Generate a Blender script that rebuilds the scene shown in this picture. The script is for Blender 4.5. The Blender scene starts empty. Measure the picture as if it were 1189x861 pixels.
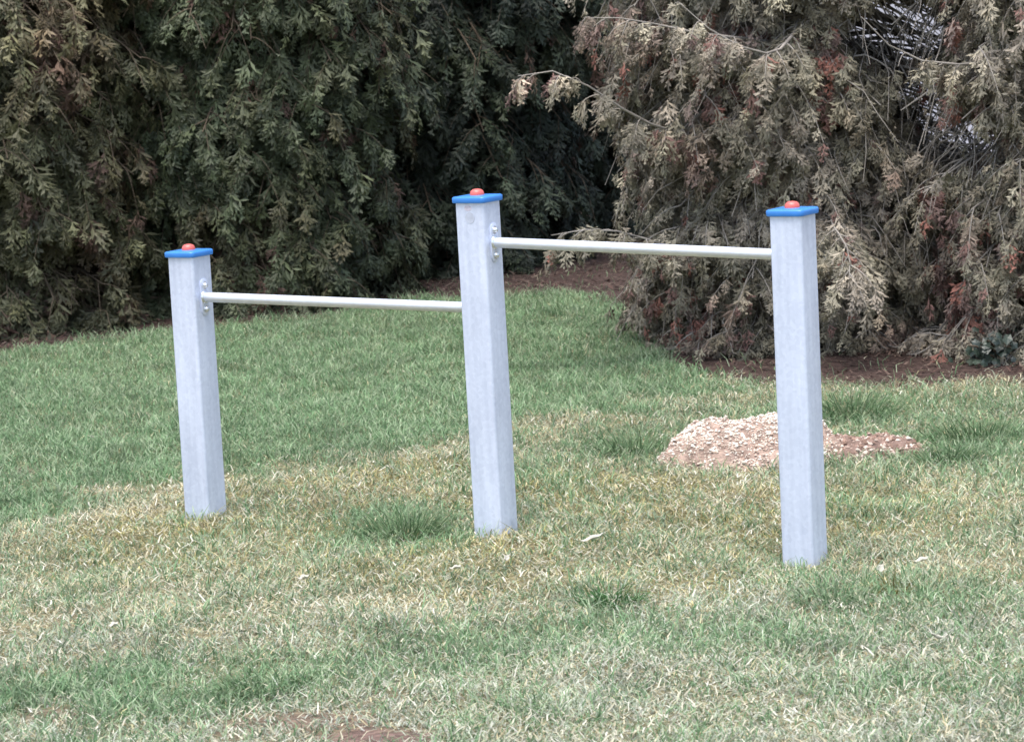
import bpy, bmesh, math
import numpy as np
from mathutils import Vector, Matrix

S = bpy.context.scene
COL = S.collection
rng = np.random.default_rng(7)
PI = math.pi

# ------------------------------------------------------------------ helpers
def link(o, parent=None):
    COL.objects.link(o)
    if parent is not None:
        o.parent = parent
    return o

def tag(o, label=None, cat=None, group=None, kind=None):
    if label: o['label'] = label
    if cat: o['category'] = cat
    if group: o['group'] = group
    if kind: o['kind'] = kind
    return o

def empty(name, loc, label, cat, group=None, rz=0.0):
    o = bpy.data.objects.new(name, None)
    o.empty_display_size = 0.1
    o.location = loc
    o.rotation_euler = (0, 0, rz)
    link(o)
    return tag(o, label, cat, group)

def from_bm(name, bm, mat, parent=None, smooth=False):
    me = bpy.data.meshes.new(name)
    bm.normal_update()
    bm.to_mesh(me)
    bm.free()
    if smooth:
        me.polygons.foreach_set('use_smooth', np.ones(len(me.polygons), bool))
    me.materials.append(mat)
    return link(bpy.data.objects.new(name, me), parent)

def from_np(name, V, F, mat, parent=None, C=None, smooth=False):
    """V (n,3), F (m,k) faces of one size k, C (n,3) reflectance colour per vertex"""
    V = np.ascontiguousarray(V, np.float32); F = np.ascontiguousarray(F, np.int32)
    me = bpy.data.meshes.new(name)
    me.vertices.add(len(V)); me.vertices.foreach_set('co', V.ravel())
    m, k = F.shape
    me.loops.add(m * k); me.loops.foreach_set('vertex_index', F.ravel())
    me.polygons.add(m)
    me.polygons.foreach_set('loop_start', np.arange(0, m * k, k, dtype=np.int32))
    me.polygons.foreach_set('use_smooth', np.full(m, smooth))
    me.update(calc_edges=True)
    if C is not None:
        a = me.color_attributes.new('Col', 'FLOAT_COLOR', 'POINT')
        c4 = np.ones((len(V), 4), np.float32); c4[:, :3] = C
        a.data.foreach_set('color', c4.ravel())
    me.materials.append(mat)
    return link(bpy.data.objects.new(name, me), parent)

def _hash(i, j, k, seed):
    n = (i * 374761393 + j * 668265263 + k * 1442695041 + seed * 974711) & 0xFFFFFFFF
    n = ((n ^ (n >> 13)) * 1274126177) & 0xFFFFFFFF
    n = n ^ (n >> 16)
    return (n & 0xFFFF) / 65535.0

def noise(P, scale, seed=0):
    """value noise 0..1 on points (n,2) or (n,3)"""
    P = np.asarray(P, float) * scale
    if P.shape[1] == 2:
        P = np.concatenate([P, np.zeros((len(P), 1))], 1)
    I = np.floor(P).astype(np.int64); f = P - I; f = f * f * (3 - 2 * f)
    out = 0
    for a in (0, 1):
        for b in (0, 1):
            for c in (0, 1):
                w = (f[:, 0] if a else 1 - f[:, 0]) * (f[:, 1] if b else 1 - f[:, 1]) * (f[:, 2] if c else 1 - f[:, 2])
                out = out + w * _hash(I[:, 0] + a, I[:, 1] + b, I[:, 2] + c, seed)
    return out

def fbm(P, scale, seed=0):
    return 0.55 * noise(P, scale, seed) + 0.3 * noise(P, scale * 2.1, seed + 1) + 0.15 * noise(P, scale * 4.3, seed + 2)

def sstep(a, b, x):
    t = np.clip((x - a) / (b - a), 0, 1)
    return t * t * (3 - 2 * t)

def norm(v):
    return v / np.maximum(np.linalg.norm(v, axis=-1, keepdims=True), 1e-9)

# ------------------------------------------------------------------ materials
def new_mat(name):
    m = bpy.data.materials.new(name); m.use_nodes = True
    nt = m.node_tree
    return m, nt, nt.nodes['Principled BSDF'], nt.nodes['Material Output']

def veg_mat(name, rough=0.6, trans=0.2, spec=0.3):
    m, nt, p, out = new_mat(name)
    a = nt.nodes.new('ShaderNodeAttribute'); a.attribute_name = 'Col'
    nt.links.new(a.outputs['Color'], p.inputs['Base Color'])
    p.inputs['Roughness'].default_value = rough
    p.inputs['Specular IOR Level'].default_value = spec
    t = nt.nodes.new('ShaderNodeBsdfTranslucent')
    nt.links.new(a.outputs['Color'], t.inputs['Color'])
    mx = nt.nodes.new('ShaderNodeMixShader'); mx.inputs[0].default_value = trans
    nt.links.new(p.outputs[0], mx.inputs[1]); nt.links.new(t.outputs[0], mx.inputs[2])
    nt.links.new(mx.outputs[0], out.inputs['Surface'])
    return m

def plain(name, col, rough=0.5, metal=0.0, spec=0.5, bump=None, var=0.0, vscale=8, coord='Object'):
    m, nt, p, out = new_mat(name)
    p.inputs['Base Color'].default_value = (*col, 1)
    p.inputs['Roughness'].default_value = rough
    p.inputs['Metallic'].default_value = metal
    p.inputs['Specular IOR Level'].default_value = spec
    tc = nt.nodes.new('ShaderNodeTexCoord')
    if var:
        n = nt.nodes.new('ShaderNodeTexNoise'); n.inputs['Scale'].default_value = vscale; n.inputs['Detail'].default_value = 5
        nt.links.new(tc.outputs[coord], n.inputs['Vector'])
        r = nt.nodes.new('ShaderNodeValToRGB')
        r.color_ramp.elements[0].position = 0.3; r.color_ramp.elements[1].position = 0.7
        r.color_ramp.elements[0].color = (*[c * (1 - var) for c in col], 1)
        r.color_ramp.elements[1].color = (*[min(1, c * (1 + var)) for c in col], 1)
        nt.links.new(n.outputs[0], r.inputs[0]); nt.links.new(r.outputs[0], p.inputs['Base Color'])
    if bump:
        n2 = nt.nodes.new('ShaderNodeTexNoise'); n2.inputs['Scale'].default_value = bump[0]; n2.inputs['Detail'].default_value = 6
        nt.links.new(tc.outputs[coord], n2.inputs['Vector'])
        b = nt.nodes.new('ShaderNodeBump'); b.inputs['Strength'].default_value = bump[1]; b.inputs['Distance'].default_value = bump[2]
        nt.links.new(n2.outputs[0], b.inputs['Height']); nt.links.new(b.outputs[0], p.inputs['Normal'])
    return m

def galvanised(name):
    m, nt, p, out = new_mat(name)
    tc = nt.nodes.new('ShaderNodeTexCoord')
    v = nt.nodes.new('ShaderNodeTexVoronoi'); v.inputs['Scale'].default_value = 90
    nt.links.new(tc.outputs['Object'], v.inputs['Vector'])
    n = nt.nodes.new('ShaderNodeTexNoise'); n.inputs['Scale'].default_value = 14; n.inputs['Detail'].default_value = 6
    mp = nt.nodes.new('ShaderNodeMapping'); mp.inputs['Scale'].default_value = (1, 1, 0.3)
    nt.links.new(tc.outputs['Object'], mp.inputs['Vector']); nt.links.new(mp.outputs[0], n.inputs['Vector'])
    n3 = nt.nodes.new('ShaderNodeTexNoise'); n3.inputs['Scale'].default_value = 1; n3.inputs['Detail'].default_value = 4
    mp3 = nt.nodes.new('ShaderNodeMapping'); mp3.inputs['Scale'].default_value = (55, 55, 3.0)
    nt.links.new(tc.outputs['Object'], mp3.inputs['Vector']); nt.links.new(mp3.outputs[0], n3.inputs['Vector'])
    mix = nt.nodes.new('ShaderNodeMix'); mix.data_type = 'FLOAT'; mix.inputs[0].default_value = 0.3
    nt.links.new(n.outputs[0], mix.inputs[2]); nt.links.new(v.outputs['Color'], mix.inputs[3])
    mixb = nt.nodes.new('ShaderNodeMix'); mixb.data_type = 'FLOAT'; mixb.inputs[0].default_value = 0.4
    nt.links.new(mix.outputs[0], mixb.inputs[2]); nt.links.new(n3.outputs[0], mixb.inputs[3])
    r = nt.nodes.new('ShaderNodeValToRGB')
    r.color_ramp.elements[0].position = 0.3; r.color_ramp.elements[1].position = 0.66
    r.color_ramp.elements[0].color = (0.52, 0.565, 0.69, 1); r.color_ramp.elements[1].color = (0.70, 0.745, 0.87, 1)
    nt.links.new(mixb.outputs[0], r.inputs[0]); nt.links.new(r.outputs[0], p.inputs['Base Color'])
    p.inputs['Metallic'].default_value = 0.35
    rr = nt.nodes.new('ShaderNodeMapRange'); rr.inputs['To Min'].default_value = 0.38; rr.inputs['To Max'].default_value = 0.62
    nt.links.new(n.outputs[0], rr.inputs[0]); nt.links.new(rr.outputs[0], p.inputs['Roughness'])
    b = nt.nodes.new('ShaderNodeBump'); b.inputs['Strength'].default_value = 0.25; b.inputs['Distance'].default_value = 0.002
    nt.links.new(n.outputs[0], b.inputs['Height']); nt.links.new(b.outputs[0], p.inputs['Normal'])
    return m

M_GRASS = veg_mat('grass_blades', 0.6, 0.22, 0.25)
M_LEAF = veg_mat('conifer_sprays', 0.55, 0.12, 0.35)
M_DRYLEAF = veg_mat('withered_sprays', 0.7, 0.15, 0.25)
M_IVY = veg_mat('ivy_leaves', 0.4, 0.1, 0.5)
M_ZINC = galvanised('galvanised_steel')
M_STEEL = plain('brushed_stainless', (0.72, 0.74, 0.79), 0.46, 0.75, var=0.05, vscale=30)
M_BOLT = plain('bolt_steel', (0.74, 0.76, 0.79), 0.3, 0.9, var=0.08, vscale=80)
M_BLUE = plain('blue_plastic', (0.035, 0.19, 0.55), 0.34, 0, 0.5, var=0.08, vscale=20, bump=(120, .1, .001))
M_RED = plain('red_plastic', (0.56, 0.11, 0.09), 0.36, 0, 0.5, var=0.06, vscale=40)
M_BARK = plain('brown_bark', (0.085, 0.062, 0.048), 0.9, 0, 0.2, bump=(30, .8, .01), var=.4, vscale=14)
M_TWIG_PALE = plain('grey_dead_twigs', (0.27, 0.245, 0.215), 0.85, 0, 0.2, var=.3, vscale=9)
M_TWIG_BROWN = plain('brown_twigs', (0.11, 0.085, 0.06), 0.85, 0, 0.2, var=.3, vscale=9)
M_WALL = plain('pale_render', (0.58, 0.58, 0.62), 0.85, 0, 0.2, bump=(60, .3, .004), var=.06, vscale=3)
M_COPING = plain('grey_coping', (0.42, 0.42, 0.43), 0.85, 0, 0.2, bump=(40, .3, .004), var=.12, vscale=6)

# ------------------------------------------------------------------ terrain
EDGE_X = np.array([-9.96, -4.49, -2.55, -1.77, -1.13, -0.582, -0.117, 0.35, 0.646, 0.728, 0.866, 1.46, 2.07, 3.16, 9.28])
EDGE_Y = np.array([13.55, 14.22, 14.68, 15.10, 15.41, 15.86, 15.94, 15.94, 15.1, 12.95, 12.45, 12.10, 11.82, 11.45, 10.53])
def lawn_edge(x):
    return np.interp(x, EDGE_X, EDGE_Y)

def ground_h(x, y):
    x = np.asarray(x, float); y = np.asarray(y, float)
    P = np.stack([x.ravel(), y.ravel()], 1)
    h = -0.028 + 0.03 * (fbm(P, 0.9, 3) - .5) + 0.02 * (noise(P, 4.0, 9) - .5)
    h = h.reshape(x.shape)
    h = h - 0.012 * sstep(-.45, -1.0, x) * np.exp(-((y - 9.9) / 1.6) ** 2) - 0.024 * sstep(.4, .8, x) * np.exp(-((y - 8.7) / 1.2) ** 2)
    d = np.hypot(x, y - 10)
    return h + 0.0009 * np.maximum(d - 12, 0) ** 1.2

BARE = [(-0.38, 6.80, 0.18, 0.11, 1.3), (-0.59, 7.01, 0.22, 0.11, 0.75), (-1.16, 7.2, 0.1, 0.08, 0.6), (0.29, 8.19, 0.1, 0.09, 0.3), (0.05, 9, 0.18, 0.1, 0.45), (0.73, 9.72, 0.25, 0.15, 0.3), (-0.33, 7.2, 0.2, 0.09, 0.35), (-1.82, 10.93, 0.1, 0.15, 0.6)]
LUSH = [(-0.95, 7.41, 0.66, 0.26, 0.6), (-0.29, 7.52, 0.25, 0.22, 0.35), (0.02, 7.80, 0.35, 0.24, 0.32), (0.62, 7.63, 0.3, 0.2, 0.36), (1.08, 8.05, 0.22, 0.24, 0.4), (.95, 7.1, .25, .18, .4), (-0.39, 9.45, 0.22, 0.34, 0.55), (1.65, 10.41, 0.5, 0.57, 0.6), (1.31, 11.32, 0.7, 0.46, 0.5), (0.44, 10.79, 0.3, 0.45, 0.55), (0.05, 10.41, 0.25, 0.51, 0.3), (1.15, 9.42, 0.2, 0.24, 0.25)]
MOSS = [(0.55, 9.3, 0.55, 0.54, 0.7), (1.16, 9.48, 0.35, 0.42, 0.7), (-0.3, 8.83, 0.4, 0.19, 0.6), (0.29, 8.48, 0.5, 0.29, 0.5), (-0.41, 10.54, 0.28, 0.2, 0.85), (-0.77, 10.22, 0.35, 0.38, 0.55), (-1.0, 9.5, .55, .45, .8), (.15, 10.0, .4, .4, .8), (-.1, 9.0, .35, .25, .75), (-.6, 9.9, .3, .3, .6), (.3, 9.5, .4, .3, .8)]
def blobs(L, x, y, wob):
    m = np.zeros_like(x)
    for bx, by, rx, ry, a in L:
        d = ((x - bx) / rx) ** 2 + ((y - by) / ry) ** 2
        m = np.maximum(m, a * sstep(2.2, -.1, d + wob * 2.0))
    return m

def zones(x, y):
    """lush, moss, bare soil, litter : 0..1 each, where each growth stands"""
    P = np.stack([x, y], 1)
    n1 = fbm(P, 2.2, 21) - .5; n2 = fbm(P, 6.0, 31) - .5
    bd = np.interp(x, [-9.23, -1.81, -1.02, -0.623, -0.22, 0.318, 0.587, 0.967, 9.57], [10.29, 10.36, 10.64, 10.79, 11.25, 11.72, 11.99, 12.26, 11.85])
    lush = .95 * sstep(-.35, .35, y - bd + n1 * 1.1 + n2 * .6)
    right = sstep(.5, 1.0, x)
    lush = lush * (1 - .55 * right)
    lush = np.maximum(lush, blobs(LUSH, x, y, n1 * 1.6 + n2))
    lush = np.clip(lush * (1 + n2 * .8) + .18 + n2 * .5 + n1 * .3, 0, 1)
    moss = np.clip(blobs(MOSS, x, y, n1 * 1.5 + n2) + n2 * .3, 0, 1)
    bare = np.clip(blobs(BARE, x, y, n2 * 1.6), 0, 1)
    litter = sstep(-.18, .22, y - lawn_edge(x) + n2 * .5 + n1 * .25)
    return lush, moss, bare, litter

# one sheet, fine where the lawn is seen and coarse out to the horizon
def axis(lo, hi, step, far):
    a = list(np.arange(lo, hi + 1e-6, step)); s = step; v = hi
    while v < far: s *= 1.35; v += s; a.append(v)
    s = step; v = lo
    while v > -far: s *= 1.35; v -= s; a.insert(0, v)
    return np.array(a)
gx = axis(-4, 4, .045, 400); gy = axis(5.0, 20, .06, 400)
GX, GY = np.meshgrid(gx, gy)
GZ = ground_h(GX, GY)
V = np.stack([GX.ravel(), GY.ravel(), GZ.ravel()], 1)
nx, ny = len(gx), len(gy)
ii = (np.arange(ny - 1)[:, None] * nx + np.arange(nx - 1)[None]).ravel()
F = np.stack([ii, ii + 1, ii + nx + 1, ii + nx], 1)
lu, mo, ba, li = zones(V[:, 0], V[:, 1])
soilc = np.array([.135, .090, .074]); litc = np.array([.060, .040, .034]); thatch = np.array([.20, .17, .10]); green = np.array([.12, .14, .075])
C = thatch[None] * (1 - lu[:, None]) + green[None] * lu[:, None]
C = C * (1 - .6 * mo[:, None]) + .6 * mo[:, None] * np.array([.13, .12, .04])
C = C * (1 - ba[:, None]) + ba[:, None] * soilc
C = C * (1 - li[:, None]) + li[:, None] * litc
C *= (.75 + .5 * noise(V, 14, 5))[:, None]
m, nt, p, out = new_mat('lawn_soil')
a = nt.nodes.new('ShaderNodeAttribute'); a.attribute_name = 'Col'
tc = nt.nodes.new('ShaderNodeTexCoord'); n = nt.nodes.new('ShaderNodeTexNoise'); n.inputs['Scale'].default_value = 45; n.inputs['Detail'].default_value = 8
nt.links.new(tc.outputs['Object'], n.inputs['Vector'])
mr = nt.nodes.new('ShaderNodeMapRange'); mr.inputs['From Min'].default_value = .3; mr.inputs['From Max'].default_value = .7
mr.inputs['To Min'].default_value = .5; mr.inputs['To Max'].default_value = 1.45
nt.links.new(n.outputs[0], mr.inputs[0])
vm = nt.nodes.new('ShaderNodeVectorMath'); vm.operation = 'SCALE'
nt.links.new(a.outputs['Color'], vm.inputs[0]); nt.links.new(mr.outputs[0], vm.inputs['Scale'])
nt.links.new(vm.outputs[0], p.inputs['Base Color'])
p.inputs['Roughness'].default_value = .95; p.inputs['Specular IOR Level'].default_value = .15
b = nt.nodes.new('ShaderNodeBump'); b.inputs['Strength'].default_value = .9; b.inputs['Distance'].default_value = .02
nt.links.new(n.outputs[0], b.inputs['Height']); nt.links.new(b.outputs[0], p.inputs['Normal'])
g = from_np('ground', V, F, m, None, C, True); tag(g, kind='structure')

# ------------------------------------------------------------------ exercise bars
ROW = 0.5541
nv = np.array([math.cos(ROW), -math.sin(ROW)])
MID = np.array([-.0789, 9.2686])
POSTS = [(MID - nv * 1.1358, .853), (MID, 1.029), (MID + nv * 1.0799, .987)]    # centre, height of the tube's top
BARZ = [(.711, .692), (.896, .864)]               # the bars sag a little to the right
PS = .103
def rounded_square(s, r, seg=4):
    pts = []
    for cx, cy, a0 in ((1, 1, 0), (-1, 1, 90), (-1, -1, 180), (1, -1, 270)):
        for k in range(seg + 1):
            t = math.radians(a0 + 90 * k / seg)
            pts.append((cx * (s / 2 - r) + r * math.cos(t), cy * (s / 2 - r) + r * math.sin(t)))
    return pts

def loft(rings, cap0=True, cap1=True):
    bm = bmesh.new(); L = []
    for ring in rings:
        L.append([bm.verts.new(q) for q in ring])
    k = len(L[0])
    for a_, b_ in zip(L, L[1:]):
        for i in range(k):
            bm.faces.new((a_[i], a_[(i + 1) % k], b_[(i + 1) % k], b_[i]))
    if cap0: bm.faces.new(list(reversed(L[0])))
    if cap1: bm.faces.new(L[-1])
    return bm

def smooth_by_angle(o, deg=35):
    me = o.data
    me.polygons.foreach_set('use_smooth', np.ones(len(me.polygons), bool))
    bm = bmesh.new(); bm.from_mesh(me)
    for e in bm.edges:
        if len(e.link_faces) == 2 and e.calc_face_angle(0) > math.radians(deg): e.smooth = False
    bm.to_mesh(me); bm.free()

base = empty('exercise_bars', (MID[0], MID[1], 0), 'three galvanised square posts with blue caps joined by two steel bars at two heights', 'exercise bars', rz=-ROW)
for k, (c, ztop) in enumerate(POSTS):
    lx = float(np.dot(c - MID, nv))                      # along the row, in the frame of the Empty
    gz = -0.14
    ring = rounded_square(PS, .009, 5)
    lean = (0.002, -0.003, 0.004)[k]
    zz = np.linspace(gz, ztop, 14)
    rings = [[(lx + q[0] + lean * (z - ztop), q[1], z) for q in ring] for z in zz]
    po = from_bm('post', loft(rings), M_ZINC, base); smooth_by_angle(po, 30)
    # lid: skirt, rounded shoulder, slightly domed plate
    prof = [(0.1070, ztop - .007), (0.1195, ztop - .0055), (0.1215, ztop - .002), (0.1215, ztop + .008), (0.1195, ztop + .011), (0.1140, ztop + .0128), (.060, ztop + .0148), (.02, ztop + .015)]
    rings = [[(lx + q[0], q[1], z) for q in rounded_square(s_, min(.014, s_ * .3), 5)] for s_, z in prof]
    cap = from_bm('cap', loft(rings), M_BLUE, po); smooth_by_angle(cap, 40)
    # red round knob
    prof = [(.0225, .0125), (.0225, .018), (.021, .024), (.018, .0285), (.0132, .0318), (.007, .0333), (.0015, .0336)]
    rings = [[(lx + r_ * math.cos(t), r_ * math.sin(t), ztop + z) for t in np.linspace(0, 2 * PI, 25)[:-1]] for r_, z in prof]
    kn = from_bm('cap_knob', loft(rings), M_RED, po); smooth_by_angle(kn, 50)
    if k == 1:
        # weathered remains of two stickers on the front face, 1 mm proud
        M_ST = plain('faded_sticker', (.46, .49, .57), .6, 0, .3, var=.12, vscale=60)
        M_ST2 = plain('faded_pink_print', (.55, .51, .58), .6, 0, .3, var=.2, vscale=90)
        for (cx_, cz_, rx_, rz_, mt) in ((.002, ztop - .052, .017, .018, M_ST), (-.004, ztop - .022, .013, .009, M_ST2)):
            rr_ = [[(lx + cx_ + rx_ * f_ * math.cos(t), y_, cz_ + rz_ * f_ * math.sin(t)) for t in np.linspace(0, 2 * PI, 21)[:-1]]
                   for f_, y_ in ((1, -PS / 2 + .001), (.98, -PS / 2 - .001))]
            from_bm('sticker', loft(rr_), mt, po)

def x_cyl(bm_rings, x, r, y, z, n=20):
    bm_rings.append([(x, y + r * math.cos(t), z + r * math.sin(t)) for t in np.linspace(0, 2 * PI, n + 1)[:-1]])
for k in range(2):
    x0 = float(np.dot(POSTS[k][0] - MID, nv)) + PS / 2; x1 = float(np.dot(POSTS[k + 1][0] - MID, nv)) - PS / 2
    z0_, z1_ = BARZ[k]
    R = []
    for x_, r_ in ((x0 + .004, .0165), (x0 + .3, .0165), (x0 + .6, .0165), (x1 - .004, .0165)): x_cyl(R, x_, r_, 0, z0_ + (z1_ - z0_) * (x_ - x0) / (x1 - x0), 28)
    br = from_bm('bar', loft(R), M_STEEL, base); smooth_by_angle(br, 40)
    for xa, sg, z in ((x0, 1, z0_), (x1, -1, z1_)):
        # oval flange plate
        ov = []
        for t in np.linspace(0, 2 * PI, 33)[:-1]:
            cy, cz = math.cos(t), math.sin(t)
            ov.append((.021 * cy, .040 * (1 if cz > 0 else -1) * (abs(cz) > 1e-6) + .021 * cz))
        rr_ = [[(xa + sg * d_, y_ * f_, z + z_ * f_) for y_, z_ in ov] for d_, f_ in ((-.0005, 1), (.0035, 1), (.005, .95))]
        fl = from_bm('flange', loft(rr_), M_ZINC, br); smooth_by_angle(fl, 40)
        for dz in (-.039, .039):
            rr_ = []
            for d_, r_ in ((.004, .0125), (.006, .0125), (.0061, .0085), (.0105, .0083), (.0135, .0068), (.0155, .004), (.016, .0008)):
                x_cyl(rr_, xa + sg * d_, r_, 0, z + dz, 16)
            bo = from_bm('bolt', loft(rr_), M_BOLT, br); smooth_by_angle(bo, 45)
        # weld collar where the tube meets the plate
        rr_ = []
        for d_, r_ in ((.0045, .0215), (.007, .020), (.0105, .0168)): x_cyl(rr_, xa + sg * d_, r_, 0, z, 28)
        we = from_bm('weld_collar', loft(rr_), M_BOLT, br); smooth_by_angle(we, 50)

# ------------------------------------------------------------------ grass
def blades(n, root, az, lean, curl, length, width, col, wtwist, bend=None):
    """each blade: two quads, six vertices"""
    d = np.stack([np.cos(az), np.sin(az), np.zeros(n)], 1)
    w = np.stack([np.cos(wtwist), np.sin(wtwist), np.zeros(n)], 1) * width[:, None] / 2
    up = np.array([0, 0, 1.0])
    l2 = np.minimum(lean + curl, 1.75)
    mid = root + (length * .5)[:, None] * (d * np.sin(lean)[:, None] + up * np.cos(lean)[:, None])
    a2 = az if bend is None else az + bend
    d2 = np.stack([np.cos(a2), np.sin(a2), np.zeros(n)], 1)
    tip = mid + (length * .5)[:, None] * (d2 * np.sin(l2)[:, None] + up * np.cos(l2)[:, None])
    tip[:, 2] = np.maximum(tip[:, 2], root[:, 2] + .004)
    V = np.stack([root - w, root + w, mid - w * .85, mid + w * .85, tip - w * .18, tip + w * .18], 1).reshape(-1, 3)
    b0 = np.arange(n)[:, None] * 6
    F = np.concatenate([b0 + np.array([[0, 1, 3, 2]]), b0 + np.array([[2, 3, 5, 4]])], 0)
    C = np.repeat(col, 6, axis=0)
    return V, F, C

def scatter(N, rg, y0=5.7, y1=17.2):
    y = y0 + (y1 - y0) * rg.random(N) ** 1.2
    half = .171 * y + .3                                  # dense where the photograph looks, thinner margin to both sides
    x = np.where(rg.random(N) < .80, (rg.random(N) * 2 - 1) * half, np.where(rg.random(N) < .5, -1, 1) * (half + 1.5 * rg.random(N)))
    return x, y

HEAP = (0.784, 10.512); EARTH = (1.236, 10.474)
def off_heap(x, y):
    d1 = ((x - HEAP[0]) / .30) ** 2 + ((y - HEAP[1]) / .30) ** 2
    d2 = ((x - EARTH[0]) / .24) ** 2 + ((y - EARTH[1]) / .22) ** 2
    d1 = d1 + (fbm(np.stack([x, y], 1), 16, 61) - .5) * 1.6; d2 = d2 + (fbm(np.stack([x, y], 1), 16, 62) - .5) * 1.6
    return (d1 > .62) & (d2 > .45)

def pick(rg, pal, n):
    pal = np.array(pal); i = rg.integers(0, len(pal), n)
    return pal[i] * (0.8 + .4 * rg.random((n, 1)))

LUSHC = [(.14, .235, .115), (.18, .27, .14), (.115, .205, .095), (.25, .32, .19), (.28, .335, .215)]
FRONT_PALE = [(.40, .43, .34), (.34, .39, .29), (.47, .48, .40), (.38, .38, .30)]  # paler, greyer greens that take over towards the front
DRYC = [(.52, .45, .27), (.46, .41, .24), (.58, .52, .36), (.35, .30, .17), (.50, .45, .31)]
PALEG = [(.26, .32, .22), (.31, .35, .25), (.21, .28, .18), (.36, .38, .29)]
MOSSC = [(.34, .31, .12), (.42, .37, .17), (.26, .25, .10), (.20, .17, .08), (.46, .41, .22)]
def make_grass(N, seed):
    rg = np.random.default_rng(seed)
    x, y = scatter(N, rg)
    lu, mo, ba, li = zones(x, y)
    clump = noise(np.stack([x, y], 1), 16, 77)
    keep = rg.random(N) < (1 - .97 * ba) * (1 - .985 * li) * (.45 + .75 * clump)
    keep &= off_heap(x, y)
    for c, _ in POSTS:
        keep &= np.hypot(x - c[0], y - c[1]) > .055
    x, y, lu, mo = x[keep], y[keep], lu[keep], mo[keep]; n = len(x)
    z = ground_h(x, y)
    near = np.zeros(n)
    for c, _ in POSTS: near = np.maximum(near, sstep(.17, .07, np.hypot(x - c[0], y - c[1])))
    u = rg.random(n); isl = u < lu * .9
    u2 = rg.random(n); ism = (~isl) & (u2 < mo * .7); isp = (~isl) & (~ism) & (rg.random(n) < .52)
    col = pick(rg, DRYC, n)
    pale = (rg.random(n) < .7 * sstep(8.7, 7.6, y + 1.2 * (fbm(np.stack([x, y], 1), 1.6, 91) - .5))) & ~isl
    col[isl] = pick(rg, LUSHC, n)[isl]; col[ism] = pick(rg, MOSSC, n)[ism]; col[isp] = pick(rg, PALEG, n)[isp]; col[pale] = pick(rg, FRONT_PALE, n)[pale]
    pat = np.stack([x, y], 1)
    col = col * (.62 + .46 * fbm(pat, 4, 66) + .42 * noise(pat, 11, 67))[:, None]
    tall = .6 + .8 * noise(np.stack([x, y], 1), 5, 55)
    length = np.where(isl, .030 + .042 * rg.random(n), .020 + .034 * rg.random(n)) * tall
    length = length * (1 + .75 * near * rg.random(n))
    lean = np.where(isl, .15 + .75 * rg.random(n), .45 + 1.0 * rg.random(n))
    curl = np.where(isl, .2 + .9 * rg.random(n), .1 + 1.2 * rg.random(n))
    width = np.where(isl, .0028 + .0022 * rg.random(n), .0026 + .003 * rg.random(n))
    return blades(n, np.stack([x, y, z - .004], 1), rg.random(n) * 2 * PI, lean, curl, length, width, col, rg.random(n) * PI, rg.normal(0, .8, n))
V, F, C = make_grass(760000, 11)
o = from_np('grass', V, F, M_GRASS, None, C)
tag(o, 'mown lawn of green blades mixed with pale dry blades', 'grass', kind='stuff')

def make_straw(N, seed):
    """longer dead blades lying on the lawn"""
    rg = np.random.default_rng(seed)
    x, y = scatter(N, rg, 5.7, 15.5)
    lu, mo, ba, li = zones(x, y)
    keep = (rg.random(N) < (1 - 1.1 * lu) * (1 - li) * (1 - .85 * ba)) & off_heap(x, y) & (rg.random(N) < .35 + .9 * noise(np.stack([x, y], 1), 9, 5))
    for c, _ in POSTS: keep &= np.hypot(x - c[0], y - c[1]) > .09
    x, y = x[keep], y[keep]; n = len(x)
    z = ground_h(x, y) + .006 + .016 * rg.random(n)
    col = pick(rg, [(.50, .47, .36), (.44, .42, .30), (.55, .53, .44), (.36, .33, .22)], n)
    return blades(n, np.stack([x, y, z], 1), rg.random(n) * 2 * PI, .75 + .6 * rg.random(n), .2 + .5 * rg.random(n), .018 + .034 * rg.random(n) ** 1.5, .0025 + .003 * rg.random(n), col, rg.random(n) * PI, rg.normal(0, 1.1, n))
V, F, C = make_straw(100000, 12)
o = from_np('dry_straw', V, F, M_GRASS, None, C)
tag(o, 'pale dead grass lying loose over the worn lawn', 'dry grass', kind='stuff')

# fallen scales and needles under the trees
def make_litter(N, seed):
    rg = np.random.default_rng(seed)
    x = -4.4 + 9.2 * rg.random(N); y = 11.4 + 8 * rg.random(N)
    _, _, _, li = zones(x, y)
    keep = rg.random(N) < li + .04 * sstep(-1.2, 0, y - lawn_edge(x))
    x, y = x[keep], y[keep]; n = len(x)
    z = ground_h(x, y) + .003 + .012 * rg.random(n)
    col = pick(rg, [(.092, .054, .043), (.072, .045, .036), (.115, .077, .062), (.055, .038, .032), (.16, .12, .095)], n)
    return blades(n, np.stack([x, y, z], 1), rg.random(n) * 2 * PI, 1.1 + .6 * rg.random(n), .4 * rg.random(n), .02 + .04 * rg.random(n), .006 + .008 * rg.random(n), col, rg.random(n) * PI)
V, F, C = make_litter(60000, 13)
o = from_np('needle_litter', V, F, M_DRYLEAF, None, C)
tag(o, 'red brown fallen needles on the bare soil under the conifers', 'needle litter', kind='stuff')

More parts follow.
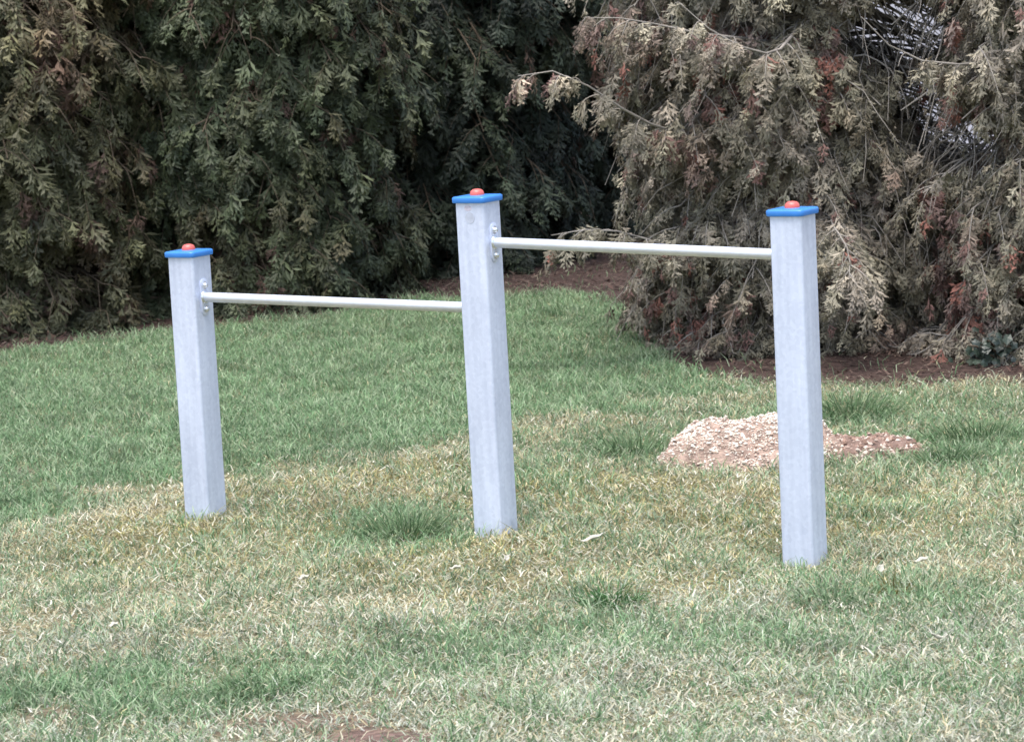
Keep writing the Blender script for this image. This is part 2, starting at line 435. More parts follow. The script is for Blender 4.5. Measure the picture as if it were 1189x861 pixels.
# tufts that stand out from the lawn
def tuft(x, y, rad, hgt, n, seed, label, pal=LUSHC):
    rg = np.random.default_rng(seed)
    z0 = float(ground_h(np.array([x]), np.array([y]))[0])
    r = rad * np.sqrt(rg.random(n)) * 1.0; a_ = rg.random(n) * 2 * PI
    root = np.stack([r * np.cos(a_), r * np.sin(a_) , np.full(n, -.005)], 1)
    az = a_ + rg.normal(0, .7, n)
    V, F, C = blades(n, root, az, .05 + .75 * (r / rad) + .35 * rg.random(n), .2 + 1.0 * rg.random(n), 1.2 * hgt * (.4 + .8 * rg.random(n) ** 1.5), .003 + .0025 * rg.random(n), pick(rg, pal, n), rg.random(n) * PI)
    o = from_np('grass_tuft', V, F, M_GRASS, None, C)
    o.location = (x, y, z0)
    tag(o, label, 'grass tuft', 'darker green tufts standing out of the lawn')
TUFTC = [(.075, .135, .06), (.095, .16, .07), (.12, .185, .085), (.19, .24, .13)]
tuft(-0.372, 9.34, .12, .13, 420, 1, 'bushy green grass tuft just left of the foot of the middle post', TUFTC)
tuft(0.238, 8.101, .07, .085, 240, 2, 'small bright green grass tuft alone in the dry lawn between middle and right posts', [(.05, .12, .035), (.06, .14, .05)])
tuft(0.425, 10.691, .14, .12, 420, 3, 'dark green grass tuft at the left end of the pale gravel heap', TUFTC)
tuft(1.283, 11.343, .17, .13, 460, 4, 'dark green grass tuft behind the low brown earth mound', TUFTC)
tuft(1.653, 10.601, .16, .12, 430, 5, 'wide dark green grass tuft right of the brown earth mound', TUFTC)
tuft(1.483, 10.183, .10, .09, 260, 6, 'green grass tuft in front of the right end of the brown earth mound', TUFTC)
tuft(0.855, 8.135, .10, .08, 260, 7, 'low loose grass tuft in front of the right post', LUSHC)
tuft(-0.667, 7.381, .11, .075, 300, 8, 'green tuft in the lush patch at the front left, before the bare soil', TUFTC)
tuft(1.021, 8.169, .045, .085, 90, 9, 'brownish olive tuft leaning at the front corner of the right post', [(.16, .15, .05), (.12, .12, .04), (.20, .17, .07)])

# ------------------------------------------------------------------ heaps
def heap_z(px, py, spec):
    z = np.zeros(len(px))
    for bx, by, rx, ry, h_ in spec:
        d = ((px - bx) / rx) ** 2 + ((py - by) / ry) ** 2
        z = np.maximum(z, h_ * np.clip(1 - d, 0, None) ** .8)
    return z
def heap_surf(P, spec, cx, cy, seed, lump):
    w = P + .11 * (np.stack([noise(P, 14, seed), noise(P, 14, seed + 5)], 1) - .5)
    z0 = heap_z(w[:, 0], w[:, 1], spec)
    return z0, z0 + lump * (fbm(P, 30, seed) - .5) * sstep(.0, .03, z0) + ground_h(P[:, 0] + cx, P[:, 1] + cy) - .012
def heap_mesh(name, spec, cx, cy, rx, ry, mat, parent, seed, lump):
    n = 90
    u, v = np.meshgrid(np.linspace(-1, 1, n), np.linspace(-1, 1, n))
    x = u * rx; y = v * ry
    P = np.stack([x.ravel(), y.ravel()], 1)
    z0, z = heap_surf(P, spec, cx, cy, seed, lump)
    V = np.stack([P[:, 0], P[:, 1], z], 1)
    ii = (np.arange(n - 1)[:, None] * n + np.arange(n - 1)[None]).ravel()
    F = np.stack([ii, ii + 1, ii + n + 1, ii + n], 1)
    zf = z0[F].max(1)
    F = F[zf > 0]
    from_np(name, V, F, mat, parent, None, True)
M_SAND = plain('pinkish_sand', (.31, .225, .18), .95, 0, .15, bump=(120, 1, .01), var=.45, vscale=26)
M_EARTH = plain('brown_earth', (.19, .13, .105), .95, 0, .15, bump=(90, 1, .008), var=.4, vscale=22)
CRUMB_V = np.array([(1, 0, 0), (-1, 0, 0), (0, 1, 0), (0, -1, 0), (0, 0, 1), (0, 0, -1)], float)
CRUMB_F = np.array([(0, 2, 4), (2, 1, 4), (1, 3, 4), (3, 0, 4), (2, 0, 5), (1, 2, 5), (3, 1, 5), (0, 3, 5)])
def crumbs(name, px, py, pz, size, col, mat, parent, seed, label=None):
    rg = np.random.default_rng(seed); n = len(px)
    s = size[:, None, None] * (.6 + .8 * rg.random((n, 6, 1)))
    th = rg.random(n) * PI; c, s_ = np.cos(th), np.sin(th)
    v = CRUMB_V[None] * s * np.array([1, .75, .7])
    vx = v[:, :, 0] * c[:, None] - v[:, :, 1] * s_[:, None]; vy = v[:, :, 0] * s_[:, None] + v[:, :, 1] * c[:, None]
    V = np.stack([vx + px[:, None], vy + py[:, None], v[:, :, 2] + pz[:, None]], 2).reshape(-1, 3)
    F = (np.arange(n)[:, None, None] * 6 + CRUMB_F[None]).reshape(-1, 3)
    o = from_np(name, V, F, mat, parent, np.repeat(col, 6, 0)); o['kind'] = 'stuff'
    return o
M_CRUMB = veg_mat('loose_grains', .85, 0.0, .25)
h1 = empty('gravel_heap', (HEAP[0], HEAP[1], 0), 'low heap of pale whitish gravel over pink sand behind the right post', 'gravel heap')
spec1 = [(-.01, .04, .26, .30, .14), (.15, .03, .25, .28, .145), (.12, -.16, .17, .15, .065), (-.16, .0, .14, .19, .05), (.30, .02, .16, .17, .06), (.02, -.12, .12, .12, .05)]
heap_mesh('sand', spec1, *HEAP, .5, .34, M_SAND, h1, 41, .05)
rg = np.random.default_rng(5)
qx = (rg.random(20000) * 2 - 1) * .46; qy = (rg.random(20000) * 2 - 1) * .34
hz, qz = heap_surf(np.stack([qx, qy], 1), spec1, *HEAP, 41, .05)
pr = (.42 + .58 * sstep(.02, .10, hz + .05 * (noise(np.stack([qx, qy], 1), 12, 4) - .5))) * (.25 + .75 * sstep(.25, .6, noise(np.stack([qx, qy], 1), 15, 8)))
k = (rg.random(20000) < pr) & (hz > .012); qx, qy, hz, qz = qx[k], qy[k], hz[k], qz[k]
col = pick(rg, [(.62, .57, .49), (.55, .48, .40), (.68, .64, .56), (.38, .29, .23), (.48, .39, .32)], len(qx))
crumbs('pebbles', qx, qy, qz + .001, (.003 + .006 * rg.random(len(qx)) ** 3), np.clip(col, 0, .85), M_CRUMB, h1, 6)
h2 = empty('earth_mound', (EARTH[0], EARTH[1], 0), 'low crumbly brown earth mound right of the right post', 'earth mound')
spec2 = [(-.05, .02, .24, .20, .06), (.10, .02, .17, .14, .05), (-.17, .0, .14, .14, .045)]
heap_mesh('soil', spec2, *EARTH, .40, .25, M_EARTH, h2, 51, .045)
qx = (rg.random(2500) * 2 - 1) * .36; qy = (rg.random(2500) * 2 - 1) * .22
hz, qz = heap_surf(np.stack([qx, qy], 1), spec2, *EARTH, 51, .045); k = (hz > .004) & (rg.random(2500) < .6); qx, qy, qz = qx[k], qy[k], qz[k]
col = pick(rg, [(.26, .17, .13), (.18, .115, .085), (.34, .25, .20), (.5, .42, .35)], len(qx))
crumbs('clods', qx, qy, qz, .005 + .008 * rg.random(len(qx)), col, M_CRUMB, h2, 8)

# ------------------------------------------------------------------ single dead leaves
M_PALELEAF = plain('bleached_leaf', (.43, .41, .34), .7, 0, .25, var=.15, vscale=40)
def dead_leaf(x, y, L, W, rz, label, curl=.5, tilt=.3):
    nL, nW = 9, 5; vs = []
    for i in range(nL):
        t = i / (nL - 1); w = W * math.sin(PI * min(1, t * .95 + .04)) ** .8
        for j in range(nW):
            s_ = (j / (nW - 1) - .5) * 2
            vs.append(((t - .5) * L, s_ * w / 2, curl * (L * .5) * (t - .45) ** 2 * 2 + abs(s_) ** 2 * w * .35 + .003 * math.sin(9 * t + 3 * s_)))
    fs = [[i * nW + j, i * nW + j + 1, (i + 1) * nW + j + 1, (i + 1) * nW + j] for i in range(nL - 1) for j in range(nW - 1)]
    o = from_np('dead_leaf', np.array(vs), np.array(fs), M_PALELEAF, None, None, True)
    sol = o.modifiers.new('thick', 'SOLIDIFY'); sol.thickness = .0008
    o.location = (x, y, float(ground_h(np.array([x]), np.array([y]))[0]) + .036); o.rotation_euler = (tilt, -.15, rz)
    tag(o, label, 'dead leaf', 'bleached dead leaves on the lawn')
dead_leaf(1.012, 8.36, .050, .022, 1.2, 'bleached curled dead leaf on the lawn just right of the right post foot', .8, .6)
dead_leaf(1.148, 8.47, .045, .016, .3, 'narrow white dead leaf farther right of the right post', .4, .3)
dead_leaf(.215, 8.93, .080, .016, .5, 'long pale dead leaf lying between the middle and right posts', .3, .3)
dead_leaf(-.047, 8.70, .040, .016, 1.3, 'pale upright dead leaf just in front of the middle post', .8, .5)
dead_leaf(-.194, 8.56, .035, .014, .1, 'small pale dead leaf left of and in front of the middle post', .4, .2)
dead_leaf(-.640, 8.60, .035, .018, .4, 'small whitish dead leaf alone right of and before the left post', .5, .2)
dead_leaf(1.04, 7.42, .050, .012, 2.8, 'thin curved bleached leaf on the lawn in the front right corner', 1.1, .2)
dead_leaf(-1.13, 8.07, .030, .016, .6, 'pale dead leaf at the far edge of the lush front left patch', .5, .2)

# ------------------------------------------------------------------ conifers
def spray_template(rg, n=10):
    """flat cypress spray along +Y, length 1: a stem and branchlets, each a narrow lozenge quad"""
    Q = []
    def loz(p, d, L, w):
        d = np.array(d); s = np.array([-d[1], d[0], 0]); s /= np.linalg.norm(s)
        d3 = np.array([d[0], d[1], rg.normal(0, .22)]); d3 /= np.linalg.norm(d3)
        Q.append([p, p + d3 * L * .45 + s * w / 2 + [0, 0, rg.normal(0, .012)], p + d3 * L, p + d3 * L * .45 - s * w / 2 + [0, 0, rg.normal(0, .012)]])
    ax = lambda t: np.array([.05 * math.sin(3 * t), t, -.38 * t * t])
    for i in range(3):
        a, b_ = ax(i / 3), ax((i + 1.15) / 3)
        d = b_ - a; loz(a, (d[0], d[1]), np.linalg.norm(d), .085)
        Q[-1][2] = b_
    for i in range(n):
        t = .06 + .88 * i / (n - 1); sd = 1 if i % 2 else -1
        L = (.50 * (1 - t) ** .75 + .12) * rg.uniform(.75, 1.25); an = math.radians(rg.uniform(20, 50))
        d = np.array([sd * math.sin(an), math.cos(an)]); p = ax(t)
        loz(p, d, L, .125)
        if L > .24:
            for s2 in (-1, 1):
                a2 = math.atan2(d[0], d[1]) + s2 * .65
                loz(p + np.array([d[0], d[1], 0]) * L * rg.uniform(.35, .6), (math.sin(a2), math.cos(a2)), L * .55, .10)
    A = np.array(Q)
    A[..., 2] -= .5 * A[..., 0] ** 2
    return A                                             # (q,4,3)
_rg = np.random.default_rng(3)
SPRAYS = [spray_template(_rg, k_) for k_ in (6, 7, 8, 9, 7, 8, 10)]
SPARSE = [spray_template(_rg, 5) for _ in range(4)]

def place_sprays(P, D, N, size, col, templates, rg):
    Vs, Fs, Cs = [], [], []; off = 0
    which = rg.integers(0, len(templates), len(P))
    Y = norm(D); Z = N - (N * Y).sum(1, keepdims=True) * Y; Z = norm(Z); X = np.cross(Y, Z)
    for w, T in enumerate(templates):
        k = which == w
        if not k.any(): continue
        t = T.reshape(-1, 3)
        v = P[k][:, None] + size[k][:, None, None] * (t[None, :, 0, None] * X[k][:, None] + t[None, :, 1, None] * Y[k][:, None] + t[None, :, 2, None] * Z[k][:, None])
        nq = len(T); n = int(k.sum())
        c = col[k][:, None] * (.85 + .3 * rg.random((n, nq, 1)))
        Vs.append(v.reshape(-1, 3)); Cs.append(np.repeat(c.reshape(-1, 3), 4, 0))
        Fs.append(np.arange(n * nq * 4).reshape(-1, 4) + off); off += n * nq * 4
    return np.concatenate(Vs), np.concatenate(Fs), np.concatenate(Cs)

def tubes(paths, radii, sides=4):
    """paths (n,k,3), radii (n,k)"""
    n, k, _ = paths.shape
    T = np.gradient(paths, axis=1); T = norm(T)
    ref = np.where(np.abs(T[..., 2:3]) > .9, np.array([1., 0, 0]), np.array([0, 0, 1.]))
    A = norm(np.cross(T, ref)); B = np.cross(T, A)
    th = np.arange(sides) * 2 * PI / sides
    V = paths[:, :, None] + radii[:, :, None, None] * (np.cos(th)[None, None, :, None] * A[:, :, None] + np.sin(th)[None, None, :, None] * B[:, :, None])
    idx = np.arange(n * k * sides).reshape(n, k, sides)
    a = idx[:, :-1]; b_ = idx[:, 1:]
    F = np.stack([a, np.roll(a, -1, 2), np.roll(b_, -1, 2), b_], -1).reshape(-1, 4)
    return V.reshape(-1, 3), F

UP = np.array([0, 0, 1.])
def conifer(name, label, cat, x, y, H, R, n_low, n_high, pal, pal_dead, dead_amt, twig_mat, seed, size=(.10, .16), bare=0, thin=(), extra=(), group=None,
            droop=.62, low=.12, twigs=(12, 17), per_twig=8, over=.15, tmax=.42, pocket=.3, lean_mix=1.5):
    rg = np.random.default_rng(seed)
    z0g = float(ground_h(np.array([x]), np.array([y]))[0])
    root = empty(name, (x, y, z0g), label, cat, group)
    # trunk: tapered, slightly crooked
    k = 16; zz = np.linspace(-.15, H * .97, k)
    tp = np.stack([.05 * np.sin(zz * 1.7 + seed), .05 * np.cos(zz * 1.3 + seed), zz], 1)[None]
    tr = (.13 * R * (1 - zz / H * .95) + .008 + .06 * np.exp(-np.maximum(zz, 0) * 7) * R)[None]
    V, F = tubes(tp, tr, 10); from_np('trunk', V, F, M_BARK, root, None, True)
    prof = lambda z: R * np.clip(np.where(z < 2.3, .86 + over * np.minimum(z, 2.3) / 2.3, (.86 + over) * (1 - .95 * (np.maximum(z - 2.3, 0) / (H - 2.3)) ** 1.3)), .03, None)
    zs = np.concatenate([low + (2.3 - low) * rg.random(n_low) ** .9, 2.3 + (H - 2.7) * rg.random(n_high)])
    nl = len(zs); az = rg.random(nl) * 2 * PI
    flip = (np.sin(az) > .25) & (rg.random(nl) < .62) & (zs < 2.3); az = np.where(flip, -az, az)   # the lit lawn side is the bushier one
    rise = rg.uniform(.05, .4, nl); Lm = prof(zs) * rg.uniform(.72, 1.1, nl)
    # paths
    K = 9; t = np.linspace(0, 1, K)
    out = np.stack([np.cos(az), np.sin(az), np.zeros(nl)], 1)
    side = np.stack([-np.sin(az), np.cos(az), np.zeros(nl)], 1)
    wob = rg.normal(0, .07, nl)
    zp = rise[:, None] * t - droop * rg.uniform(.7, 1.3, nl)[:, None] * t ** 2
    path = out[:, None] * (Lm[:, None] * t)[..., None] + side[:, None] * (Lm[:, None] * wob[:, None] * np.sin(t * 4)[None])[..., None] + UP * (zs[:, None] + Lm[:, None] * zp)[..., None]
    path[..., 2] = np.maximum(path[..., 2], .05 + .05 * t)
    if len(extra):
        for e in extra:
            e = np.array(e) - np.array([x, y, z0g]); d = np.concatenate([[0], np.cumsum(np.linalg.norm(np.diff(e, axis=0), axis=1))]); d /= d[-1]
            q = np.stack([np.interp(t, d, e[:, c]) for c in range(3)], 1); q[1:-1] = .25 * q[:-2] + .5 * q[1:-1] + .25 * q[2:]
            path = np.concatenate([path, q[None]]); Lm = np.append(Lm, np.linalg.norm(np.diff(e, axis=0), axis=1).sum()); zs = np.append(zs, q[0, 2])
        ne = len(extra)
    else: ne = 0
    nl = len(path)
    lr = (.006 + .011 * np.minimum(Lm, 1.2))[:, None] * (1 - .82 * t)[None]
    if ne: lr[-ne:] *= .55
    # twigs and sprays along each limb
    TP, TR, SP, SD, SN, SC = [], [], [], [], [], []
    for i in range(nl):
        hi = zs[i] > 2.3
        nt_ = rg.integers(*twigs) if not hi else rg.integers(7, 10)
        tt = .25 + .75 * (np.arange(nt_) + rg.random(nt_)) / nt_
        base_p = np.stack([np.interp(tt, t, path[i, :, c]) for c in range(3)], 1)
        tang = norm(np.stack([np.interp(tt, t, np.gradient(path[i, :, c])) for c in range(3)], 1))
        sd = np.where(np.arange(nt_) % 2 == 0, 1., -1.)[:, None]
        lat = norm(np.cross(tang, UP)) * sd
        dirv = norm(tang * .7 + lat * rg.uniform(.3, 1.2, (nt_, 1)) + UP * rg.uniform(-.5, .4, (nt_, 1)))
        tl = np.minimum(tmax, (.16 + .30 * (1 - tt)) * (.6 + .5 * Lm[i])) * rg.uniform(.7, 1.25, nt_)
        if hi: tl = tl * 1.4
        if i >= nl - ne: tl = np.minimum(tl, .12)
        s_ = np.linspace(0, 1, 5)
        tw = base_p[:, None] + dirv[:, None] * (tl[:, None] * s_)[..., None] - UP * (tl[:, None] * .55 * s_[None] ** 2)[..., None]
        tw[..., 2] = np.maximum(tw[..., 2], .02)
        TP.append(tw); TR.append(np.stack([.0042 * (1 - .7 * s_)] * nt_))
        ns = per_twig if not hi else 5
        u = np.linspace(.12, 1, ns)[None] + rg.uniform(-.06, .06, (nt_, ns)); u = np.clip(u, 0, 1)
        P = base_p[:, None] + dirv[:, None] * (tl[:, None] * u)[..., None] - UP * (tl[:, None] * .55 * u ** 2)[..., None]
        td = dirv[:, None] - UP * (1.1 * u)[..., None]
        tlat = norm(np.cross(dirv, UP))[:, None] * np.where(np.arange(ns) % 2 == 0, 1., -1.)[None, :, None]
        D = norm(td) * .75 + tlat * rg.uniform(.2, .8, (nt_, ns, 1)) - UP * rg.uniform(.1, lean_mix, (nt_, ns, 1)) + rg.normal(0, .18, (nt_, ns, 3))
        radial = base_p.copy(); radial[:, 2] = 0; radial = norm(radial)
        N = UP * .8 + radial[:, None] * .65 + rg.normal(0, .33, (nt_, ns, 3))
        SP.append(P.reshape(-1, 3)); SD.append(D.reshape(-1, 3)); SN.append(N.reshape(-1, 3))
        SC.append(np.full(nt_ * ns, 1.45 if hi else 1.0))
    TP = np.concatenate(TP); TR = np.concatenate(TR); SP = np.concatenate(SP); SD = np.concatenate(SD); SN = np.concatenate(SN); SC = np.concatenate(SC)
    W = SP + np.array([x, y, 0])
    keep = SP[:, 2] > .03
    for (tx, ty, tz, rx, ry, rz, amt) in thin:            # places where the crown has died back
        d = ((W[:, 0] - tx - .135 * (W[:, 1] - ty)) / rx) ** 2 + ((W[:, 1] - ty) / ry) ** 2 + ((W[:, 2] - tz) / rz) ** 2
        keep &= ~((d + (noise(W, 7, 3) - .5) * 1.0 < 1) & (rg.random(len(W)) < amt))
    keep &= ~((noise(W, 5.5, seed + 20) > .62) & (rg.random(len(W)) < pocket))
    SP, SD, SN, SC, W = SP[keep], SD[keep], SN[keep], SC[keep], W[keep]
    sz = (size[0] + (size[1] - size[0]) * rg.random(len(SP)) ** 1.6) * SC
    # colour of each spray: crown patches, random tone, and a bright tail painted as highlights
    f1 = fbm(W, 2.3, seed); f2 = noise(W, 7, seed + 3)
    pal = np.array(pal); q = np.clip((f1 - .28) / .44 * .8 + .35 * (f2 - .5) + .2 * rg.random(len(SP)), 0, .999) * (len(pal) - 1)
    i0 = q.astype(int); fr = (q - i0)[:, None]
    col = pal[i0] * (1 - fr) + pal[i0 + 1] * fr
    col = col * (.62 + .5 * rg.random((len(SP), 1)) + 1.0 * rg.random((len(SP), 1)) ** 5) * (.65 + .7 * noise(W, 11, seed + 6))[:, None]
    dd = np.clip(sstep(.60, .74, fbm(W, 4.2, seed + 9)) * dead_amt + .05 * dead_amt, 0, 1)
    isd = rg.random(len(SP)) < dd
    V, F = tubes(path, lr, 6); from_np('limb', V, F, twig_mat, root, None, True)
    WT = TP[:, 2] + np.array([x, y, 0]); kt = np.ones(len(TP), bool)
    for (tx, ty, tz, rx, ry, rz, amt) in thin:
        kt &= ~((((WT[:, 0] - tx - .135 * (WT[:, 1] - ty)) / rx) ** 2 + ((WT[:, 1] - ty) / ry) ** 2 + ((WT[:, 2] - tz) / rz) ** 2 < 1.2) & (rng.random(len(TP)) < .8))
    TP, TR = TP[kt], TR[kt]
    V, F = tubes(TP, TR, 3)
    tw_o = from_np('twigs', V, F, twig_mat, root, None, True)
    a = ~isd
    tm = SPRAYS
    V, F, C = place_sprays(SP[a], SD[a], SN[a], sz[a], col[a], tm, rg); from_np('foliage', V, F, M_LEAF, root, C)
    if isd.any():
        pd = np.array(pal_dead)[rg.integers(0, len(pal_dead), int(isd.sum()))] * rg.uniform(.7, 1.3, (int(isd.sum()), 1))
        V, F, C = place_sprays(SP[isd], SD[isd] - UP * .4, SN[isd], sz[isd] * 1.05, pd, tm, rg)
        o = from_np('withered_foliage', V, F, M_DRYLEAF, root, C); o['label'] = 'withered reddish brown sprays'
    if bare:
        # leafless hanging shoots on the outside of the crown
        kk = 7; u = np.linspace(0, 1, kk)
        zb = rg.uniform(.35, 1.9, bare); ab = rg.random(bare) * 2 * PI
        rb = prof(zb) * rg.uniform(.86, 1.04, bare)
        ob = np.stack([np.cos(ab), np.sin(ab), np.zeros(bare)], 1); sb = np.stack([-np.sin(ab), np.cos(ab), np.zeros(bare)], 1)
        st = ob * rb[:, None] + UP * zb[:, None] - ob * .15
        ln = rg.uniform(.15, .48, bare); sw = rg.normal(0, .5, bare)
        pp = st[:, None] + ob[:, None] * (ln[:, None] * (.55 * u))[..., None] + sb[:, None] * (ln * sw)[:, None, None] * (u ** .8)[None, :, None] - UP * (ln[:, None] * (.95 * u ** 2 - .15 * u))[..., None]
        pp += rg.normal(0, .007, pp.shape) + .02 * np.sin(u * rg.uniform(3, 9, (bare, 1)) + rg.uniform(0, 6, (bare, 1)))[..., None] * sb[:, None]
        pp[..., 2] = np.maximum(pp[..., 2], .02)
        rr = np.stack([.0042 * (1 - .65 * u)] * bare) * rg.uniform(.7, 1.3, (bare, 1))
        V, F = tubes(pp, rr, 4); o = from_np('bare_shoots', V, F, M_TWIG_PALE, root, None, True)
    return root

GREEN_A = [(1.12 * c[0], 1.04 * c[1], .94 * c[2]) for c in [(.115, .082, .056), (.098, .088, .052), (.080, .084, .046), (.060, .068, .038), (.105, .108, .060)]]
GREEN_B = [(1.06 * c[0], 1.06 * c[1], .94 * c[2]) for c in [(.098, .084, .052), (.072, .080, .044), (.054, .068, .040), (.068, .080, .046), (.105, .110, .066)]]
GREEN_SHADE = [(.026, .035, .021), (.021, .030, .019), (.034, .046, .026), (.046, .058, .031)]  # greens darkened so that the gap's shade sits in the leaf colour
BROWN_F = [(1.38 * c[0], 1.30 * c[1], 1.26 * c[2]) for c in [(.180, .128, .106), (.160, .134, .102), (.128, .124, .088), (.160, .152, .114), (.210, .188, .152), (.145, .142, .098)]]
DEAD_L = [(.11, .065, .048), (.13, .085, .06), (.095, .06, .045)]
DEAD_R = [(.18, .105, .088), (.21, .12, .10), (.16, .105, .09), (.25, .19, .16), (.26, .12, .09)]
conifer('cypress_tree', 'olive and brown tinged dense cypress at the far left behind the left post', 'conifer', -2.80, 16.05, 5.8, 1.02, 330, 80, GREEN_A, DEAD_L, .5, M_TWIG_BROWN, 101, size=(.07, .165), droop=.5, pocket=.85)
conifer('cypress_tree', 'dark green dense cypress between left and middle posts, sprays down to the soil', 'conifer', -1.38, 16.55, 6.2, .93, 330, 80, GREEN_B, DEAD_L, .3, M_TWIG_BROWN, 102, size=(.07, .165), droop=.5, pocket=.85)
conifer('cypress_tree', 'deep bluish green feathery cypress darkened further for shade, standing back behind the middle post', 'conifer', -.42, 17.95, 6.6, .80, 190, 80, GREEN_SHADE, DEAD_L, .06, M_TWIG_BROWN, 103, over=.75)  # crown widened above the view to shade the gap
conifer('cypress_tree', 'cypress coloured very dark for the shade, deep in the gap left of the grey brown tree', 'conifer', .75, 19.7, 6.4, .85, 190, 90, GREEN_SHADE, DEAD_L, .05, M_TWIG_BROWN, 104, over=.6)  # upper crown flared out of view to keep the gap dark
conifer('cypress_tree', 'outermost left cypress, mostly beyond the left edge of the picture', 'conifer', -4.35, 15.65, 5.6, .95, 110, 60, GREEN_A, DEAD_L, .4, M_TWIG_BROWN, 105)
EX = [
    [(1.20, 13.6, .85), (.677, 13.05, .993), (.486, 12.80, 1.135), (.323, 12.74, 1.258), (.207, 12.72, 1.352), (.134, 12.7, 1.352), (.09, 12.7, 1.27)],
    [(1.15, 13.5, .35), (.808, 13.2, .43), (.573, 12.95, .545), (.443, 12.9, .603), (.294, 12.9, .600), (.20, 12.9, .572)],
    [(1.40, 13.4, 1.30), (1.098, 13.0, 1.366), (.827, 12.8, 1.411), (.59, 12.74, 1.486), (.452, 12.7, 1.527), (.38, 12.7, 1.50)],
    [(1.40, 13.3, 1.45), (1.15, 12.55, 1.291), (.91, 12.48, 1.39), (.777, 12.5, 1.54)],
    [(1.45, 13.2, .60), (1.40, 12.8, .56), (1.46, 12.6, .47), (1.43, 12.48, .36)],
]
EX_EDGE = [[(2.55, 13.0, 1.30), (2.05, 12.5, 1.22), (1.859, 12.42, 1.235), (1.664, 12.4, 1.246), (1.57, 12.4, 1.36), (1.511, 12.4, 1.45)]]
THIN = [(1.77, 13.3, 1.42, .27, 2.0, .19, 1.0), (1.86, 13.3, 1.12, .14, 2.0, .14, .97), (2.02, 13.3, .95, .22, 2.0, .13, .98)]
conifer('cypress_tree', 'big grey brown dying cypress behind right bar and right post', 'conifer', 1.42, 13.80, 5.4, .87, 500, 80, BROWN_F, DEAD_R, .75, M_TWIG_PALE, 106,
        size=(.048, .115), bare=520, thin=THIN, extra=EX, low=.10, over=.20, per_twig=9, twigs=(14, 18), tmax=.26, droop=.42)
conifer('cypress_tree', 'grey brown dying cypress at the right edge of the picture above the ivy', 'conifer', 2.70, 13.08, 5.2, .97, 480, 70, BROWN_F, DEAD_R, .85, M_TWIG_PALE, 107,
        size=(.048, .115), bare=520, thin=THIN, extra=EX_EDGE, low=.06, over=.10, per_twig=9, twigs=(14, 18), tmax=.26, droop=.42)

# ------------------------------------------------------------------ ivy under the right tree
def ivy(x, y, n, rad, hgt, seed, label):
    rg = np.random.default_rng(seed)
    z0 = float(ground_h(np.array([x]), np.array([y]))[0])
    r0 = empty('ivy_plant', (x, y, z0), label, 'ivy')
    a_ = rg.random(12) * 2 * PI; t = np.linspace(0, 1, 6)
    e = np.stack([np.cos(a_) * rad, np.sin(a_) * rad * .6, rg.uniform(.3, 1, 12) * hgt], 1)
    pp = e[:, None] * t[None, :, None]; pp[..., 2] = e[:, None, 2] * np.sin(t * PI / 2)
    V, F = tubes(pp, np.full((12, 6), .004), 4); from_np('stem', V, F, M_TWIG_BROWN, r0, None, True)
    w = rg.integers(0, 12, n); u = rg.uniform(.2, 1.05, n)
    P = np.stack([np.interp(u[i], t, pp[w[i], :, c]) for i in range(n) for c in range(3)]).reshape(n, 3) + rg.normal(0, .025, (n, 3)); P[:, 2] = np.maximum(P[:, 2], .015)
    # leaf outline: five shallow lobes round a centre
    th = np.linspace(0, 2 * PI, 11)[:-1]; rr = np.array([1, .72, .95, .66, .8, .55, .8, .66, .95, .72])
    L = np.concatenate([[[0, 0, .12]], np.stack([rr * np.sin(th) * .8, rr * np.cos(th), np.zeros(10)], 1)])
    T = np.array([(0, i + 1, (i + 1) % 10 + 1) for i in range(10)])
    N = norm(np.array([0, -.7, .7]) + rg.normal(0, .4, (n, 3))); D = norm(np.array([0, -.3, -1]) + rg.normal(0, .5, (n, 3)))
    Y = norm(D - (D * N).sum(1, keepdims=True) * N); X = np.cross(Y, N); s = rg.uniform(.018, .034, n)
    V = P[:, None] + s[:, None, None] * (L[None, :, 0, None] * X[:, None] + L[None, :, 1, None] * Y[:, None] + L[None, :, 2, None] * N[:, None])
    F = (np.arange(n)[:, None, None] * 11 + T[None]).reshape(-1, 3)
    C = np.repeat(pick(rg, [(.030, .045, .032), (.040, .058, .040), (.024, .038, .028)], n), 11, 0)
    from_np('leaves', V.reshape(-1, 3), F, M_IVY, r0, C)
ivy(2.05, 12.45, 80, .18, .11, 61, 'low dark green ivy with rounded leaves at the foot of the right edge cypress')

# ------------------------------------------------------------------ pale wall glimpsed through the thin crowns
w = empty('garden_wall', (5.1, 20.3, 0), 'pale rendered wall glimpsed through gaps in the grey brown trees', 'wall')
def box(x0, x1, y0, y1, z0, z1, bev=.01):
    bm = bmesh.new(); bmesh.ops.create_cube(bm, size=1)
    bmesh.ops.scale(bm, vec=(x1 - x0, y1 - y0, z1 - z0), verts=bm.verts)
    bmesh.ops.translate(bm, vec=((x0 + x1) / 2, (y0 + y1) / 2, (z0 + z1) / 2), verts=bm.verts)
    bmesh.ops.bevel(bm, geom=bm.edges[:], offset=bev, segments=2, affect='EDGES'); return bm
from_bm('wall_panel', box(-2.7, 2.7, -.12, .12, -.3, 2.1), M_WALL, w)
from_bm('coping', box(-2.75, 2.75, -.17, .17, 2.1, 2.17), M_COPING, w)

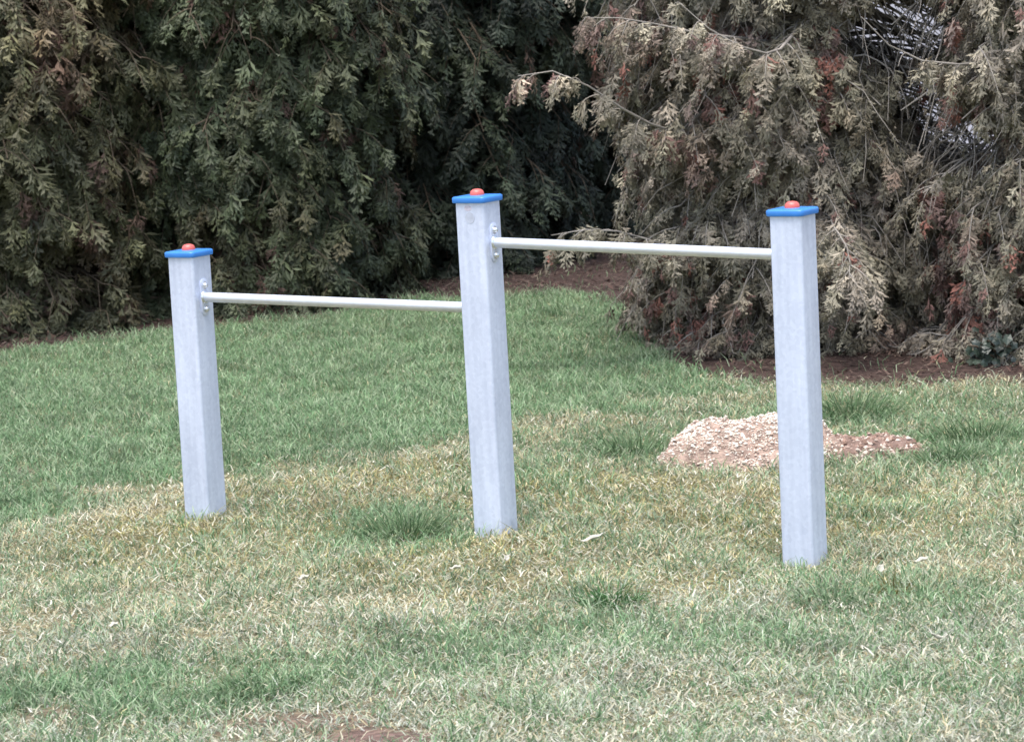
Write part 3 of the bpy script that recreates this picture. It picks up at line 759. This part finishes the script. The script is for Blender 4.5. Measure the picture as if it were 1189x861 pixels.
# ------------------------------------------------------------------ sky, sun, camera
SUN_EL, SUN_AZ = math.radians(76), math.radians(205)       # azimuth clockwise from +Y
wd = bpy.data.worlds.new('World'); S.world = wd; wd.use_nodes = True
nt = wd.node_tree; bg = nt.nodes['Background']
sky = nt.nodes.new('ShaderNodeTexSky'); sky.sky_type = 'NISHITA'; sky.sun_disc = False
sky.sun_elevation = SUN_EL; sky.sun_rotation = SUN_AZ; sky.air_density = 1.0; sky.dust_density = 3.0; sky.ozone_density = 1.0
hs = nt.nodes.new('ShaderNodeHueSaturation'); hs.inputs['Saturation'].default_value = .85
nt.links.new(sky.outputs[0], hs.inputs['Color']); nt.links.new(hs.outputs[0], bg.inputs['Color'])
bg.inputs['Strength'].default_value = .14
sl = bpy.data.lights.new('sun', 'SUN'); sl.energy = 1.5; sl.angle = math.radians(45); sl.color = (1, .97, .93)
so = bpy.data.objects.new('sun', sl); link(so)
sd = Vector((math.sin(SUN_AZ) * math.cos(SUN_EL), math.cos(SUN_AZ) * math.cos(SUN_EL), math.sin(SUN_EL)))
so.rotation_euler = sd.to_track_quat('Z', 'Y').to_euler(); so.location = sd * 30

cd = bpy.data.cameras.new('camera'); co = bpy.data.objects.new('camera', cd); link(co)
FPX, PITCH, ROLL, CH = 3481.2, .1361, .0533, 1.7582
cd.sensor_fit = 'HORIZONTAL'; cd.sensor_width = 36; cd.lens = FPX / 1189 * 36; cd.clip_end = 1500; cd.clip_start = .1
fw = Vector((0, math.cos(PITCH), -math.sin(PITCH))); u0 = Vector((0, math.sin(PITCH), math.cos(PITCH))); r0 = Vector((1, 0, 0))
rt = r0 * math.cos(ROLL) - u0 * math.sin(ROLL); up = u0 * math.cos(ROLL) + r0 * math.sin(ROLL)
Mx = Matrix((rt, up, -fw)).transposed().to_4x4(); Mx.translation = (0, 0, CH)
co.matrix_world = Mx
cd.dof.use_dof = True; cd.dof.focus_distance = 9.4; cd.dof.aperture_fstop = 11
S.camera = co
S.view_settings.view_transform = 'Standard'; S.view_settings.look = 'None'; S.view_settings.gamma = 1; S.view_settings.exposure = 1.45
S.render.engine = 'CYCLES'
